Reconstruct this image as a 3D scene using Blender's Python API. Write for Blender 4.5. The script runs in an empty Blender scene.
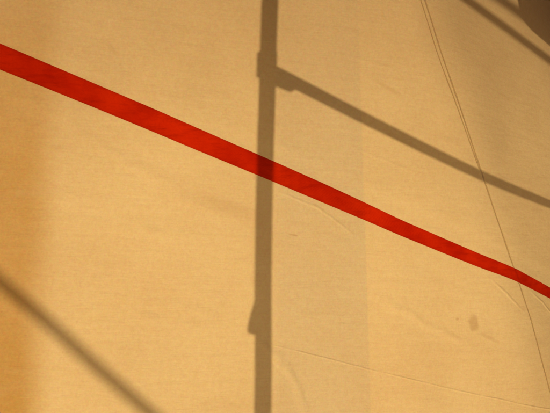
import bpy, bmesh, math, random
from mathutils import Vector, Matrix, noise
random.seed(7)
R = math.radians
sc = bpy.context.scene
COL = sc.collection

# ------------------------------------------------------------------ camera
cam = bpy.data.cameras.new('camera')
cam.sensor_width = 36.0
cam.lens = 18.0 / math.tan(R(29.0))
cam.clip_start = 0.02
cam.clip_end = 2000
co = bpy.data.objects.new('camera', cam)
COL.objects.link(co)
co.location = (0.0, -1.41, 1.60)
co.rotation_euler = (R(90), R(-0.4), 0)
sc.camera = co

# ------------------------------------------------------------------ light: low evening sun behind the sheet
SUN_AZ, SUN_EL = 25.0, 11.0
SUN = Vector((math.sin(R(SUN_AZ)) * math.cos(R(SUN_EL)), math.cos(R(SUN_AZ)) * math.cos(R(SUN_EL)), math.sin(R(SUN_EL))))
world = bpy.data.worlds.new('World')
sc.world = world
world.use_nodes = True
wn = world.node_tree
bg = wn.nodes['Background']
sky = wn.nodes.new('ShaderNodeTexSky')
sky.sky_type = 'NISHITA'
sky.sun_disc = False
sky.sun_elevation = R(SUN_EL)
sky.sun_rotation = R(SUN_AZ)
sky.dust_density = 9.0
sky.air_density = 1.0
sky.ozone_density = 0.5
wn.links.new(sky.outputs[0], bg.inputs[0])
bg.inputs[1].default_value = 0.12
sl = bpy.data.lights.new('sun', 'SUN')
sl.energy = 4.0
sl.angle = R(0.65)
sl.color = (1.0, 0.78, 0.50)
so = bpy.data.objects.new('sun', sl)
COL.objects.link(so)
so.location = SUN * 30
so.rotation_euler = SUN.to_track_quat('Z', 'Y').to_euler()
sc.view_settings.view_transform = 'Standard'
sc.view_settings.look = 'None'
sc.view_settings.gamma = 1.0
sc.view_settings.use_curve_mapping = False
sc.view_settings.exposure = -0.28
sc.cycles.max_bounces = 12
sc.cycles.transmission_bounces = 8
sc.cycles.diffuse_bounces = 6

# ------------------------------------------------------------------ node helpers
class NT:
    def __init__(s, name):
        s.m = bpy.data.materials.new(name)
        s.m.use_nodes = True
        s.t = s.m.node_tree
        s.t.nodes.clear()
        s.out = s.n('ShaderNodeOutputMaterial')
    def n(s, kind, **kw):
        o = s.t.nodes.new(kind)
        for k, v in kw.items():
            setattr(o, k, v)
        return o
    def link(s, a, b):
        s.t.links.new(a, b)
    def put(s, sock, v):
        if isinstance(v, bpy.types.NodeSocket):
            s.link(v, sock)
        else:
            sock.default_value = v
    def math(s, op, a, b=0.0, c=0.0):
        o = s.n('ShaderNodeMath', operation=op)
        s.put(o.inputs[0], a); s.put(o.inputs[1], b); s.put(o.inputs[2], c)
        return o.outputs[0]
    def step(s, v, lo, hi, a=0.0, b=1.0):
        o = s.n('ShaderNodeMapRange', interpolation_type='SMOOTHSTEP')
        s.put(o.inputs[0], v)
        for i, x in enumerate((lo, hi, a, b)):
            s.put(o.inputs[i + 1], x)
        return o.outputs[0]
    def mixc(s, f, a, b, mode='MIX'):
        o = s.n('ShaderNodeMix', data_type='RGBA', blend_type=mode)
        s.put(o.inputs[0], f); s.put(o.inputs[6], a); s.put(o.inputs[7], b)
        return o.outputs[2]
    def noise(s, vec, scale, detail=3.0, rough=0.55):
        o = s.n('ShaderNodeTexNoise')
        s.put(o.inputs['Vector'], vec)
        o.inputs['Scale'].default_value = scale
        o.inputs['Detail'].default_value = detail
        o.inputs['Roughness'].default_value = rough
        return o
    def mapping(s, vec, rot=(0, 0, 0), scale=(1, 1, 1)):
        o = s.n('ShaderNodeMapping')
        s.link(vec, o.inputs[0])
        o.inputs['Rotation'].default_value = rot
        o.inputs['Scale'].default_value = scale
        return o.outputs[0]

# ------------------------------------------------------------------ sheet shape (metres, x along the wall, z up)
SEAM = [(0.4697, 2.2606), (0.5232, 2.1033), (0.5863, 1.9467), (0.6739, 1.7172), (0.7279, 1.5771),
        (0.7847, 1.4338), (0.8720, 1.2260), (0.9541, 0.9856), (0.9925, 0.8813)]

def seam_x(z):
    if z >= SEAM[0][1]:
        return SEAM[0][0] - (z - SEAM[0][1]) * 0.345
    if z <= SEAM[-1][1]:
        return SEAM[-1][0] + (SEAM[-1][1] - z) * 0.333
    for (xa, za), (xb, zb) in zip(SEAM, SEAM[1:]):
        if zb <= z <= za:
            return xa + (xb - xa) * (za - z) / (za - zb)

def left_x(z):
    return -0.556 - 0.037 * (2.135 - z)

def mid_x(z):
    return 0.2432 + 0.0375 * (2.224 - z)

def strap_z(x):
    return 1.7025 - 0.386 * x if x < 0.74 else 1.4169 - 0.425 * (x - 0.74)

def field(x, z, fine=True):
    d = (x - 0.662) * 0.9485 + (z - 1.717) * 0.317
    w = 0.09
    ramp = 0.0 if d < -w else (d if d > w else (d + w) ** 2 / (4 * w))
    y = 0.235 * x + 0.28 * ramp + (0.12 * min(x - 0.15, 1.2) ** 2 if x > 0.15 else 0.0)
    t = z - 1.3
    if t > 0:
        y += 0.045 * t * t
    if fine:
        # slack folds of the cloth
        y += 0.0095 * noise.noise(Vector((x * 1.9, z * 1.5, 3.1)))
        y += 0.0024 * noise.noise(Vector((x * 5.5, z * 4.2, 7.7)))
        # pull lines running along the strap
        s = (z - strap_z(x)) * 0.933
        g = math.exp(-(s / 0.16) ** 2)
        y += 0.0012 * g * noise.noise(Vector((x * 3.0 + z * 7.0, s * 26.0, 1.3)))
        # the strap presses the cloth in
        y += 0.0016 * math.exp(-(s / 0.042) ** 2)
    return y

def surf(x, z, off=0.0):
    """point of the sheet, moved off metres towards the camera side"""
    e = 0.004
    n = Vector(((field(x + e, z) - field(x - e, z)) / (2 * e), -1.0, (field(x, z + e) - field(x, z - e)) / (2 * e))).normalized()
    return Vector((x, field(x, z), z)) + n * off

# ------------------------------------------------------------------ object helpers
def mesh_obj(name, verts, faces, mat, parent=None, smooth=True):
    me = bpy.data.meshes.new(name)
    me.from_pydata([tuple(v) for v in verts], [], faces)
    me.materials.append(mat)
    for p in me.polygons:
        p.use_smooth = smooth
    me.update()
    o = bpy.data.objects.new(name, me)
    COL.objects.link(o)
    if parent:
        o.parent = parent
        o.matrix_parent_inverse = parent.matrix_world.inverted()
    return o

def bm_obj(name, bm, mat, parent=None, smooth=True):
    bmesh.ops.recalc_face_normals(bm, faces=bm.faces)
    me = bpy.data.meshes.new(name)
    bm.to_mesh(me); bm.free()
    me.materials.append(mat)
    for p in me.polygons:
        p.use_smooth = smooth
    o = bpy.data.objects.new(name, me)
    COL.objects.link(o)
    if parent:
        o.parent = parent
        o.matrix_parent_inverse = parent.matrix_world.inverted()
    return o

def empty(name, loc, label, cat, group=None):
    o = bpy.data.objects.new(name, None)
    o.empty_display_size = 0.1
    COL.objects.link(o)
    o.location = loc
    bpy.context.view_layer.update()
    o['label'] = label; o['category'] = cat
    if group:
        o['group'] = group
    return o

def tube(bm, a, b, r, wall=0.0035, seg=28, r2=None):
    """hollow round tube from a to b"""
    a, b = Vector(a), Vector(b)
    q = (b - a).to_track_quat('Z', 'Y')
    rings = []
    r2 = r2 or r
    for p, rr in ((a, r), (b, r2), (b, r2 - wall), (a, r - wall)):
        rings.append([bm.verts.new(p + q @ Vector((rr * math.cos(2 * math.pi * k / seg), rr * math.sin(2 * math.pi * k / seg), 0))) for k in range(seg)])
    for i in range(4):
        A, B = rings[i], rings[(i + 1) % 4]
        for k in range(seg):
            bm.faces.new((A[k], A[(k + 1) % seg], B[(k + 1) % seg], B[k]))

def box(bm, c, size, q=None, bevel=0.0):
    r = bmesh.ops.create_cube(bm, size=1.0)
    vs = r['verts']
    M = Matrix.Translation(Vector(c)) @ (q.to_matrix().to_4x4() if q else Matrix.Identity(4)) @ Matrix.Diagonal((*size, 1))
    bmesh.ops.transform(bm, matrix=M, verts=vs)
    if bevel:
        es = list({e for v in vs for e in v.link_edges})
        bmesh.ops.bevel(bm, geom=es, offset=bevel, segments=2, affect='EDGES')

# ------------------------------------------------------------------ materials
# soft creases of the cloth: start (x, z), end (x, z), half width, height
FOLDS = [
    ((0.0227, 1.6359), (0.1251, 1.5965), 0.006, 0.0012),
    ((0.1073, 1.608), (0.222, 1.5262), 0.007, 0.001),
    ((0.7156, 1.3589), (0.8255, 1.2647), 0.007, 0.0013),
    ((0.8964, 1.3041), (1.0146, 1.2056), 0.006, 0.0012),
    ((-0.0454, 1.2288), (0.0521, 1.1173), 0.020, 0.0016),
    ((0.0404, 1.1382), (0.0936, 1.0046), 0.020, 0.0014),
    ((0.2525, 1.7704), (0.4305, 1.7093), 0.008, 0.0007),
    ((0.3659, 2.0222), (0.1602, 2.0601), 0.01, 0.0008),
    ((-0.4599, 1.5481), (-0.2055, 1.5065), 0.028, 0.0012),
    ((-0.5608, 1.8211), (-0.2331, 1.6162), 0.030, 0.0011),
    ((-0.4083, 1.27), (-0.1234, 1.3389), 0.028, 0.0026),
    ((0.3168, 1.3218), (0.6258, 1.1621), 0.02, 0.0014),
]

def fabric_material():
    k = NT('tan_sheeting')
    pos = k.n('ShaderNodeNewGeometry').outputs['Position']
    sep = k.n('ShaderNodeSeparateXYZ'); k.link(pos, sep.inputs[0])
    X, Z = sep.outputs[0], sep.outputs[2]
    # dye lots of the sewn widths: boundaries follow the sewn edges, which lean a little
    wob = k.math('MULTIPLY', k.math('SUBTRACT', k.noise(pos, 5.0, 2).outputs['Fac'], 0.5), 0.03)
    l1 = k.math('ADD', k.math('ADD', X, k.math('MULTIPLY', k.math('SUBTRACT', 2.135, Z), 0.037)), wob)
    l2 = k.math('ADD', X, k.math('MULTIPLY', k.math('SUBTRACT', 2.224, Z), -0.0375))
    base = (0.80, 0.625, 0.325, 1)
    c = k.mixc(k.step(l1, -0.625, -0.520), (0.56, 0.335, 0.095, 1), base)
    band = k.math('MULTIPLY', k.step(X, -0.03, 0.03), k.step(l2, 0.2402, 0.2472, 1, 0))
    c = k.mixc(k.math('MULTIPLY', band, 0.9), c, (0.715, 0.575, 0.325, 1))
    # cloud of grime and age, large
    g1 = k.noise(pos, 2.3, 4, 0.6).outputs['Fac']
    c = k.mixc(k.step(g1, 0.40, 0.72, 0.0, 0.35), c, (0.70, 0.49, 0.235, 1))
    g2 = k.noise(k.mapping(pos, (0, R(-21), 0), (1.2, 3, 7.0)), 3.0, 4, 0.6).outputs['Fac']
    c = k.mixc(k.step(g2, 0.52, 0.78, 0.0, 0.28), c, (0.66, 0.47, 0.25, 1))
    # light falloff towards the top, painted into the cloth colour, ragged lower edge
    shade_z = k.math('ADD', Z, k.math('MULTIPLY', k.math('SUBTRACT', k.noise(pos, 1.6, 3, 0.6).outputs['Fac'], 0.5), 0.9))
    c = k.mixc(k.step(shade_z, 1.52, 2.30, 0.0, 0.72), c, (0.56, 0.40, 0.205, 1))
    # mottle of the coating and the weave
    m1 = k.noise(pos, 70.0, 3, 0.65)
    c = k.mixc(k.step(m1.outputs['Fac'], 0.35, 0.68, 0.0, 0.30), c, k.mixc(1.0, c, (0.90, 0.82, 0.70, 1), 'MULTIPLY'))
    m2 = k.noise(pos, 230.0, 2, 0.6)
    c = k.mixc(k.step(m2.outputs['Fac'], 0.36, 0.66, 0.0, 0.20), c, k.mixc(1.0, c, (0.83, 0.78, 0.74, 1), 'MULTIPLY'))
    m3 = k.noise(pos, 110.0, 2, 0.6)
    c = k.mixc(k.step(m3.outputs['Fac'], 0.50, 0.75, 0.0, 0.30), c, k.mixc(1.0, c, (0.97, 0.90, 1.0, 1), 'MULTIPLY'))
    # speckle of the woven coating, a little different in each tint
    sp1 = k.noise(pos, 150.0, 2, 0.7).outputs['Color']
    c = k.mixc(0.55, c, k.mixc(0.62, sp1, (0.5, 0.5, 0.5, 1)), 'OVERLAY')
    # stains: a small smudge with a run below it, a dot, faint rubs
    nz = k.noise(pos, 60.0, 3, 0.6).outputs['Fac']
    def blot(cx, cz, rx, rz, rot, amt, col, c, soft=0.45):
        dx = k.math('SUBTRACT', X, cx); dz = k.math('SUBTRACT', Z, cz)
        ca, sa = math.cos(rot), math.sin(rot)
        u = k.math('DIVIDE', k.math('ADD', k.math('MULTIPLY', dx, ca), k.math('MULTIPLY', dz, sa)), rx)
        v = k.math('DIVIDE', k.math('ADD', k.math('MULTIPLY', dx, -sa), k.math('MULTIPLY', dz, ca)), rz)
        d = k.math('SQRT', k.math('ADD', k.math('POWER', k.math('ABSOLUTE', u), 2.6), k.math('POWER', k.math('ABSOLUTE', v), 2.6)))
        d = k.math('ADD', d, k.math('MULTIPLY', k.math('SUBTRACT', nz, 0.5), 0.9))
        return k.mixc(k.step(d, 1.0 - soft, 1.0 + soft, amt, 0.0), c, col)
    BR = (0.40, 0.20, 0.075, 1)
    c = blot(0.6375, 1.2315, 0.0165, 0.0255, R(10), 0.36, BR, c)
    c = blot(0.6990, 1.1790, 0.036, 0.0055, R(-27), 0.18, BR, c, 0.7)
    c = blot(0.5776, 1.2485, 0.0055, 0.0045, 0, 0.30, BR, c)
    c = blot(-0.125, 1.5950, 0.085, 0.018, R(-19), 0.16, BR, c, 0.8)
    c = blot(0.0525, 1.5188, 0.014, 0.0022, R(-12), 0.35, BR, c, 0.6)
    c = blot(0.345, 1.963, 0.045, 0.006, R(-26), 0.16, BR, c, 0.8)
    c = blot(0.40, 1.80, 0.075, 0.008, R(-26), 0.12, BR, c, 0.8)
    c = blot(-0.44, 2.02, 0.02, 0.006, R(-50), 0.14, BR, c, 0.8)
    # relief: weave, crumple, one long crease
    cr_d = k.math('SUBTRACT', Z, k.math('ADD', 1.2060, k.math('MULTIPLY', X, -0.316)))
    cr_d = k.math('ADD', cr_d, k.math('MULTIPLY', k.math('SUBTRACT', k.noise(pos, 7.0, 1).outputs['Fac'], 0.5), 0.008))
    cr = k.math('MULTIPLY', k.step(k.math('ABSOLUTE', cr_d), 0.0, 0.0045, 1.0, 0.0), k.step(X, -0.03, 0.05))
    wig = k.noise(pos, 11.0, 2).outputs['Fac']
    fine = k.math('ADD', k.math('MULTIPLY', m2.outputs['Fac'], 0.00018), k.math('MULTIPLY', m1.outputs['Fac'], 0.0005))
    pull = k.noise(k.mapping(pos, (0, R(-21), 0), (1.0, 3, 9.0)), 5.0, 3, 0.6).outputs['Fac']
    h = k.math('ADD', k.math('ADD', fine, k.math('MULTIPLY', pull, 0.0035)), k.math('MULTIPLY', cr, k.math('MULTIPLY', k.step(wig, 0.2, 0.6), 0.0015)))
    for (xa, za), (xb, zb), w, hh in FOLDS:
        ln = math.hypot(xb - xa, zb - za)
        tx_, tz_ = (xb - xa) / ln, (zb - za) / ln
        dx = k.math('SUBTRACT', X, xa); dz = k.math('SUBTRACT', Z, za)
        al = k.math('ADD', k.math('MULTIPLY', dx, tx_), k.math('MULTIPLY', dz, tz_))
        ac = k.math('ADD', k.math('ADD', k.math('MULTIPLY', dx, -tz_), k.math('MULTIPLY', dz, tx_)),
                    k.math('MULTIPLY', k.math('SUBTRACT', wig, 0.5), w * 2.0))
        m = k.math('MULTIPLY', k.step(al, -0.3 * ln, 0.3 * ln), k.step(al, 0.7 * ln, 1.3 * ln, 1.0, 0.0))
        h = k.math('ADD', h, k.math('MULTIPLY', k.math('MULTIPLY', k.step(k.math('ABSOLUTE', ac), 0.0, w, 1.0, 0.0), m), hh))
    bump = k.n('ShaderNodeBump')
    bump.inputs['Strength'].default_value = 0.8
    bump.inputs['Distance'].default_value = 1.0
    k.link(h, bump.inputs['Height'])
    N = bump.outputs[0]
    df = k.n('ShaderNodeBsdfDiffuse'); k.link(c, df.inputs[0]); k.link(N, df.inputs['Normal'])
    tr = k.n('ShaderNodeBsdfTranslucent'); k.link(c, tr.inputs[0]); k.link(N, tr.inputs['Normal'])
    mx = k.n('ShaderNodeMixShader'); mx.inputs[0].default_value = 0.80
    k.link(df.outputs[0], mx.inputs[1]); k.link(tr.outputs[0], mx.inputs[2])
    gl = k.n('ShaderNodeBsdfGlossy'); gl.inputs['Roughness'].default_value = 0.55
    gl.inputs[0].default_value = (1, 1, 1, 1); k.link(N, gl.inputs['Normal'])
    m2x = k.n('ShaderNodeMixShader'); m2x.inputs[0].default_value = 0.015
    k.link(mx.outputs[0], m2x.inputs[1]); k.link(gl.outputs[0], m2x.inputs[2])
    k.link(m2x.outputs[0], k.out.inputs[0])
    return k.m

def welt_material():
    k = NT('tan_seam_welt')
    pos = k.n('ShaderNodeNewGeometry').outputs['Position']
    n1 = k.noise(pos, 90, 3).outputs['Fac']
    c = k.mixc(n1, (0.93, 0.86, 0.72, 1), (0.98, 0.94, 0.86, 1))
    df = k.n('ShaderNodeBsdfDiffuse'); k.link(c, df.inputs[0])
    tr = k.n('ShaderNodeBsdfTranslucent'); k.link(c, tr.inputs[0])
    mx = k.n('ShaderNodeMixShader'); mx.inputs[0].default_value = 0.92
    k.link(df.outputs[0], mx.inputs[1]); k.link(tr.outputs[0], mx.inputs[2])
    k.link(mx.outputs[0], k.out.inputs[0])
    return k.m

def strap_material():
    k = NT('red_webbing')
    tc = k.n('ShaderNodeUVMap').outputs[0]
    pos = k.n('ShaderNodeNewGeometry').outputs['Position']
    sep = k.n('ShaderNodeSeparateXYZ'); k.link(tc, sep.inputs[0])
    n1 = k.noise(pos, 9.0, 3, 0.6).outputs['Fac']
    n2 = k.noise(pos, 170.0, 3, 0.6).outputs['Fac']
    c = k.mixc(k.step(n1, 0.35, 0.7), (0.95, 0.21, 0.058, 1), (0.84, 0.155, 0.045, 1))
    c = k.mixc(k.step(n2, 0.40, 0.65, 0.0, 0.22), c, (0.82, 0.14, 0.035, 1))
    n3 = k.noise(k.mapping(pos, (0, R(-21), 0), (1, 1, 6)), 14.0, 4, 0.7).outputs['Fac']
    c = k.mixc(k.step(n3, 0.46, 0.74, 0.0, 0.55), c, (0.70, 0.125, 0.050, 1))
    rib = k.math('SINE', k.math('MULTIPLY', sep.outputs[0], 2 * math.pi / 0.0022))
    ed = k.math('SINE', k.math('MULTIPLY', sep.outputs[1], 2 * math.pi / 0.0045))
    h = k.math('ADD', k.math('MULTIPLY', rib, 0.00008), k.math('MULTIPLY', ed, 0.0001))
    bump = k.n('ShaderNodeBump'); bump.inputs['Strength'].default_value = 0.7; bump.inputs['Distance'].default_value = 1.0
    k.link(h, bump.inputs['Height'])
    df = k.n('ShaderNodeBsdfDiffuse'); k.link(c, df.inputs[0]); k.link(bump.outputs[0], df.inputs['Normal'])
    tr = k.n('ShaderNodeBsdfTranslucent'); k.link(c, tr.inputs[0]); k.link(bump.outputs[0], tr.inputs['Normal'])
    mx = k.n('ShaderNodeMixShader'); mx.inputs[0].default_value = 0.93
    k.link(df.outputs[0], mx.inputs[1]); k.link(tr.outputs[0], mx.inputs[2])
    k.link(mx.outputs[0], k.out.inputs[0])
    return k.m

def solid_material(name, a, b, scale, rough, metal=0.0):
    k = NT(name)
    pos = k.n('ShaderNodeNewGeometry').outputs['Position']
    n1 = k.noise(pos, scale, 5, 0.6).outputs['Fac']
    p = k.n('ShaderNodeBsdfPrincipled')
    k.link(k.mixc(k.step(n1, 0.35, 0.65), a, b), p.inputs['Base Color'])
    p.inputs['Roughness'].default_value = rough
    p.inputs['Metallic'].default_value = metal
    bump = k.n('ShaderNodeBump'); bump.inputs['Strength'].default_value = 0.3; bump.inputs['Distance'].default_value = 0.01
    k.link(n1, bump.inputs['Height']); k.link(bump.outputs[0], p.inputs['Normal'])
    k.link(p.outputs[0], k.out.inputs[0])
    return k.m

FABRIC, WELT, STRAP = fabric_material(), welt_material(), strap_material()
STEEL = solid_material('galvanised_steel', (0.30, 0.27, 0.23, 1), (0.42, 0.38, 0.33, 1), 25, 0.5, 0.6)
PLY = solid_material('dark_plywood', (0.06, 0.028, 0.012, 1), (0.10, 0.05, 0.022, 1), 6, 0.7)
EARTH = solid_material('sandy_ground', (0.44, 0.25, 0.12, 1), (0.35, 0.19, 0.09, 1), 1.7, 0.95)
ROPE = solid_material('tie_cloth', (0.30, 0.22, 0.13, 1), (0.38, 0.28, 0.17, 1), 60, 0.9)

# ------------------------------------------------------------------ ground
gs = 900.0
gr = mesh_obj('ground', [(-gs, -gs, 0), (gs, -gs, 0), (gs, gs, 0), (-gs, gs, 0)], [(0, 1, 2, 3)], EARTH, smooth=False)
gr['kind'] = 'structure'

# ------------------------------------------------------------------ tarpaulin: four sewn widths, welted seam
tarp = empty('tarpaulin', (0, field(0, 0.03), 0.03),
             'cream tarpaulin sheeting hung upright like a wall, lit from behind and crossed by shadows', 'tarpaulin')
ZB, ZT = 0.03, 3.2

def zrows():
    zs, z = [], ZB
    while z < 0.85:
        zs.append(z); z += 0.04
    z = 0.85
    while z < 2.5:
        zs.append(z); z += 0.0055
    z = 2.5
    while z < ZT:
        zs.append(z); z += 0.04
    zs.append(ZT)
    return zs

ZS = zrows()

def spread(a, b, fa, fb, fine=0.0055, coarse=0.05):
    """fractions 0..1 between a and b (widths at mid height), fine where fa..fb"""
    xs, x = [], a
    while x < b - 1e-6:
        xs.append((x - a) / (b - a))
        x += fine if fa <= x <= fb else min(coarse, max(fine, fa - x) if x < fa else coarse)
    xs.append(1.0)
    return xs

def panel(lo, hi, fa=-0.9, fb=1.25):
    fr = spread(lo(1.6), hi(1.6), fa, fb)
    n = len(fr)
    vs, fs = [], []
    for z in ZS:
        a, b = lo(z), hi(z)
        for f in fr:
            x = a + (b - a) * f
            vs.append((x, field(x, z), z))
    for j in range(len(ZS) - 1):
        for i in range(n - 1):
            p = j * n + i
            fs.append((p, p + 1, p + n + 1, p + n))
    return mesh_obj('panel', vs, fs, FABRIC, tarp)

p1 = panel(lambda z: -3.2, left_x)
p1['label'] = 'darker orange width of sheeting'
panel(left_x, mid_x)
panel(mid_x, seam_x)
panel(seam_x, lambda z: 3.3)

def ribbon(path, halfw, thick, off, mat, name, parent, ncross=2, uv=False):
    """flat band lying on the sheet along path (list of (x, z)); front bulges by thick"""
    rows = []
    s = 0.0
    S = []
    for i, (x, z) in enumerate(path):
        a = path[max(0, i - 1)]; b = path[min(len(path) - 1, i + 1)]
        pa, pb = surf(*a), surf(*b)
        T = (pb - pa).normalized()
        if i:
            s += (surf(x, z) - surf(*path[i - 1])).length
        S.append(s)
        e = 0.004
        N = Vector(((field(x + e, z) - field(x - e, z)) / (2 * e), -1.0, (field(x, z + e) - field(x, z - e)) / (2 * e))).normalized()
        W = N.cross(T).normalized()
        hw = halfw(s, x) if callable(halfw) else halfw
        offv = off(x, z) if callable(off) else off
        row = []
        for lay in (offv, offv + thick):
            for c in range(ncross + 1):
                t = c / ncross * 2 - 1
                q = Vector((x, 0, z)) + Vector((W.x, 0, W.z)) * hw * t
                edge = 0.0 if abs(t) < 0.999 else (-0.25 * thick if lay > offv else 0)
                row.append(surf(q.x, q.z, lay + edge))
        rows.append(row)
    m = ncross + 1
    vs = [v for r in rows for v in r]
    fs = []
    L = 2 * m
    for i in range(len(rows) - 1):
        o, p = i * L, (i + 1) * L
        for c in range(ncross):
            fs.append((o + m + c, o + m + c + 1, p + m + c + 1, p + m + c))      # front
            fs.append((o + c + 1, o + c, p + c, p + c + 1))                      # back
        fs.append((o, o + m, p + m, p))
        fs.append((o + m + ncross, o + ncross, p + ncross, p + m + ncross))
    e = (len(rows) - 1) * L
    for o in (0, e):
        for c in range(ncross):
            fs.append((o + c, o + c + 1, o + m + c + 1, o + m + c))
    ob = mesh_obj(name, vs, fs, mat, parent)
    bm = bmesh.new(); bm.from_mesh(ob.data)
    bmesh.ops.recalc_face_normals(bm, faces=bm.faces)
    if uv:
        ul = bm.loops.layers.uv.new('UVMap')
        bm.verts.ensure_lookup_table()
        for f in bm.faces:
            for l in f.loops:
                i = l.vert.index
                r, c = divmod(i, L)
                l[ul].uv = (S[r], (c % m) / ncross * 0.056)
    bm.to_mesh(ob.data); bm.free()
    return ob

sp = []
z = ZT - 0.01
while z > ZB + 0.01:
    sp.append((seam_x(z), z)); z -= 0.008
ribbon(sp, lambda s, x: 0.0026 + 0.0010 * noise.noise(Vector((s * 9, 0, 0))), 0.0012, 0.0003, WELT, 'seam_welt', tarp)
sp2 = []
z = ZT - 0.01
while z > 1.72:
    k_ = min(1.0, (z - 1.70) / 0.35)
    sp2.append((seam_x(z) - 0.004 - 0.012 * k_, z)); z -= 0.008
ribbon(sp2, lambda s, x: 0.0020 + 0.0008 * noise.noise(Vector((s * 9, 4, 0))), 0.0009, 0.0003, WELT, 'seam_welt', tarp)

# ------------------------------------------------------------------ red strap
SP = [(-0.7494, 1.9952), (-0.704, 1.9771), (-0.5874, 1.9318), (-0.4661, 1.8845), (-0.34, 1.8345), (-0.2086, 1.781), (-0.015, 1.7033), (0.1309, 1.6438), (0.284, 1.5802), (0.3805, 1.5388), (0.5982, 1.4533), (0.6727, 1.4249), (0.7404, 1.4012), (0.7921, 1.3824), (0.8676, 1.349), (0.9854, 1.2962), (1.0742, 1.2564)]

def sz(x):
    if x <= SP[0][0]:
        return SP[0][1] - 0.40 * (x - SP[0][0])
    if x >= SP[-1][0]:
        return SP[-1][1] - 0.45 * (x - SP[-1][0])
    for (xa, za), (xb, zb) in zip(SP, SP[1:]):
        if xa <= x <= xb:
            return za + (zb - za) * (x - xa) / (xb - xa)

def szs(x):
    return sum(sz(x + d) for d in (-0.03, -0.015, 0, 0.015, 0.03)) / 5

path = []
x = -3.15
while x < 3.25:
    path.append((x, szs(x)))
    x += 0.008 if -0.9 < x < 1.3 else 0.03

def lift(x, z):
    d = x - seam_x(z)
    return 0.0018 + 0.0012 * math.exp(-(d / 0.012) ** 2)

HW = [(-3.2, 0.0320), (-0.70, 0.0312), (-0.20, 0.0287), (0.0, 0.0274), (0.14, 0.0260), (0.29, 0.0238), (0.60, 0.0214), (0.79, 0.0198), (1.04, 0.0185), (3.3, 0.0185)]

def strap_hw(s, x):
    for (xa, ha), (xb, hb) in zip(HW, HW[1:]):
        if xa <= x <= xb:
            return ha + (hb - ha) * (x - xa) / (xb - xa) + 0.0007 * noise.noise(Vector((s * 2.6, 5, 0)))
    return HW[-1][1]

st = ribbon(path, strap_hw, 0.0018, lift, STRAP, 'webbing_strap', None, ncross=8, uv=True)
st['label'] = 'flat red webbing strap pulled slanting across the front of the cream tarpaulin'
st['category'] = 'strap'

# ------------------------------------------------------------------ scaffold behind the sheet
sca = empty('scaffold', (0.45, 1.03, 0), 'steel tube scaffold standing behind the tarpaulin, seen as its upright and slanting shadows', 'scaffold')
RS = 0.0195
LOW0, LOW1 = (0.388, 2.1514, 1.9051), (0.752, 2.2363, 1.5389)
TR0, TR1 = (1.2656, 1.6082, 2.5949), (1.6952, 1.8745, 2.4695)
TX0, TX1 = (1.7916, 2.5159, 2.8197), (2.0853, 2.707, 2.7546)
SX, SY = 0.3225, 0.7544
def part_tube(name, a, b, r, r2=None):
    bm = bmesh.new(); tube(bm, a, b, r, r2=r2)
    return bm_obj(name, bm, STEEL, sca)
LEAN = 0.0040
CX = SX - LEAN * 0.40
part_tube('standard', (SX + LEAN * 1.70, SY, 0.006), (SX - LEAN * 1.70, SY, 3.4), RS)
def along(a, b, t0, t1):
    a, b = Vector(a), Vector(b)
    return a + (b - a) * t0, a + (b - a) * t1
a, b = along((0.3042, 0.7513, 2.1625), (1.0301, 0.9501, 1.858), 0.02, 2.5)
diag = (a, b)
part_tube('brace', a, b, 0.0170, 0.0085)
la, lb = along(LOW0, LOW1, -1.35, 5.148)
part_tube('brace', la, lb, 0.0142)
ta, tb = along(TR0, TR1, -1.6, 3.0)
part_tube('brace', ta, tb, 0.0145)
part_tube('brace', *along(TX0, TX1, -0.3, 4.0), 0.0190)
part_tube('standard', (la.x, la.y + 0.05, 0.006), (la.x, la.y + 0.05, 3.4), RS)
part_tube('standard', (b.x - 0.02, b.y + 0.05, 0.006), (b.x - 0.02, b.y + 0.05, 3.4), RS)
part_tube('standard', (tb.x - 0.02, tb.y + 0.05, 0.006), (tb.x - 0.02, tb.y + 0.05, 3.4), RS)
part_tube('ledger', (-3.1, field(-3.1, 3.18) + 0.04, 3.18), (0.22, field(0.22, 3.18) + 0.04, 3.18), RS)
part_tube('ledger', (0.20, field(0.20, 3.18) + 0.09, 3.18), (3.2, field(3.2, 3.18) + 0.04, 3.18), RS)
for tx in (-2.4, 0.40, 2.0):
    part_tube('transom', (tx, field(tx, 2.7) + 0.06, 2.725), (tx, 1.6, 2.725), RS)
bm = bmesh.new()  # unseen overhead boards, added to cut skylight on the upper sheet
for y0, y1 in ((0.16, 0.42), (0.43, 0.724), (0.784, 0.99), (1.00, 1.25), (1.26, 1.50)):
    x1 = 2.0
    while field(x1, 2.80) > y0 - 0.04:
        x1 -= 0.02
    box(bm, ((x1 - 2.5) / 2, (y0 + y1) / 2, 2.768), (x1 + 2.5, y1 - y0, 0.038), bevel=0.004)
bm_obj('added_shade_deck', bm, PLY, sca, smooth=False)
for px, py in ((SX + LEAN * 1.70, SY), (la.x, la.y + 0.05), (b.x - 0.02, b.y + 0.05), (tb.x - 0.02, tb.y + 0.05)):
    bm = bmesh.new(); box(bm, (px, py, 0.003), (0.15, 0.15, 0.006))
    bm_obj('base_plate', bm, STEEL, sca, smooth=False)
# coupler round the upright where the brace starts
bm = bmesh.new()
tube(bm, (CX - 0.003, SY, 2.132), (CX - 0.003, SY, 2.202), 0.0235, 0.003)
bm_obj('coupler', bm, STEEL, sca)
d = (diag[1] - diag[0]).normalized()
q = d.to_track_quat('X', 'Z')
bm = bmesh.new()
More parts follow.
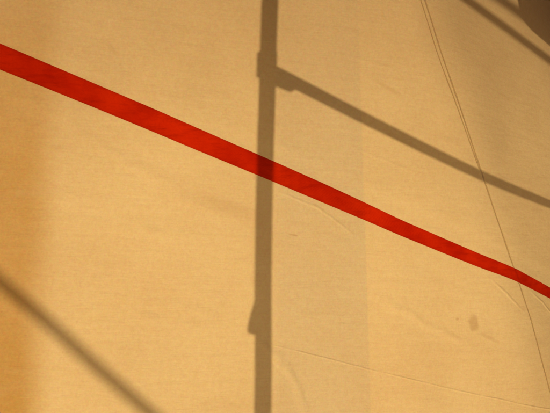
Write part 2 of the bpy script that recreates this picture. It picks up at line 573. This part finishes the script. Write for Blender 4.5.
# plate under the brace, sharp ended
P4 = [(0.3241, 0.7703, 2.1423), (0.4054, 0.7875, 2.1097), (0.3996, 0.7853, 2.0961), (0.3186, 0.7679, 2.1245)]
fr = [bm.verts.new(Vector(p) + Vector((0, -0.012, 0))) for p in P4]
bk = [bm.verts.new(Vector(p) + Vector((0, 0.012, 0))) for p in P4]
bm.faces.new(fr); bm.faces.new(bk[::-1])
for i in range(4):
    j = (i + 1) % 4
    bm.faces.new((fr[i], fr[j], bk[j], bk[i]))
bm_obj('coupler', bm, STEEL, sca)
# loose tie tail hanging off the upright
bm = bmesh.new()
pts = [(0.3229, 1.5654), (0.3105, 1.5318), (0.3051, 1.5067), (0.2969, 1.476), (0.2888, 1.4426), (0.2856, 1.4203), (0.289, 1.4088), (0.3016, 1.4025), (0.3213, 1.393), (0.3407, 1.4402), (0.3399, 1.5536)]
fr = [bm.verts.new((px, SY - 0.001, pz)) for px, pz in pts]
bk = [bm.verts.new((px, SY + 0.004, pz)) for px, pz in pts]
bm.faces.new(fr); bm.faces.new(bk[::-1])
for i in range(len(pts)):
    j = (i + 1) % len(pts)
    bm.faces.new((fr[i], fr[j], bk[j], bk[i]))
bm_obj('tie_tail', bm, ROPE, sca, smooth=False)
# dark boarding on the outer bay
bm = bmesh.new()
P = [(1.1392, 1.0016, 2.7439), (1.1466, 0.9663, 2.5424), (1.1628, 0.9674, 2.4898), (1.1745, 0.9634, 2.4236), (1.233, 0.9985, 2.3909), (1.3125, 1.051, 2.3663), (1.4902, 1.1733, 2.3068), (2.15, 1.62, 1.95), (2.15, 1.62, 3.0), (1.14, 0.97, 3.0)]
nn = Vector((0.45, -0.89, 0))
fr = [bm.verts.new(Vector(p)) for p in P]
bk = [bm.verts.new(Vector(p) - nn * 0.018) for p in P]
bm.faces.new(fr); bm.faces.new(bk[::-1])
for i in range(len(P)):
    j = (i + 1) % len(P)
    bm.faces.new((fr[i], fr[j], bk[j], bk[i]))
bm_obj('boarding', bm, PLY, sca, smooth=False)
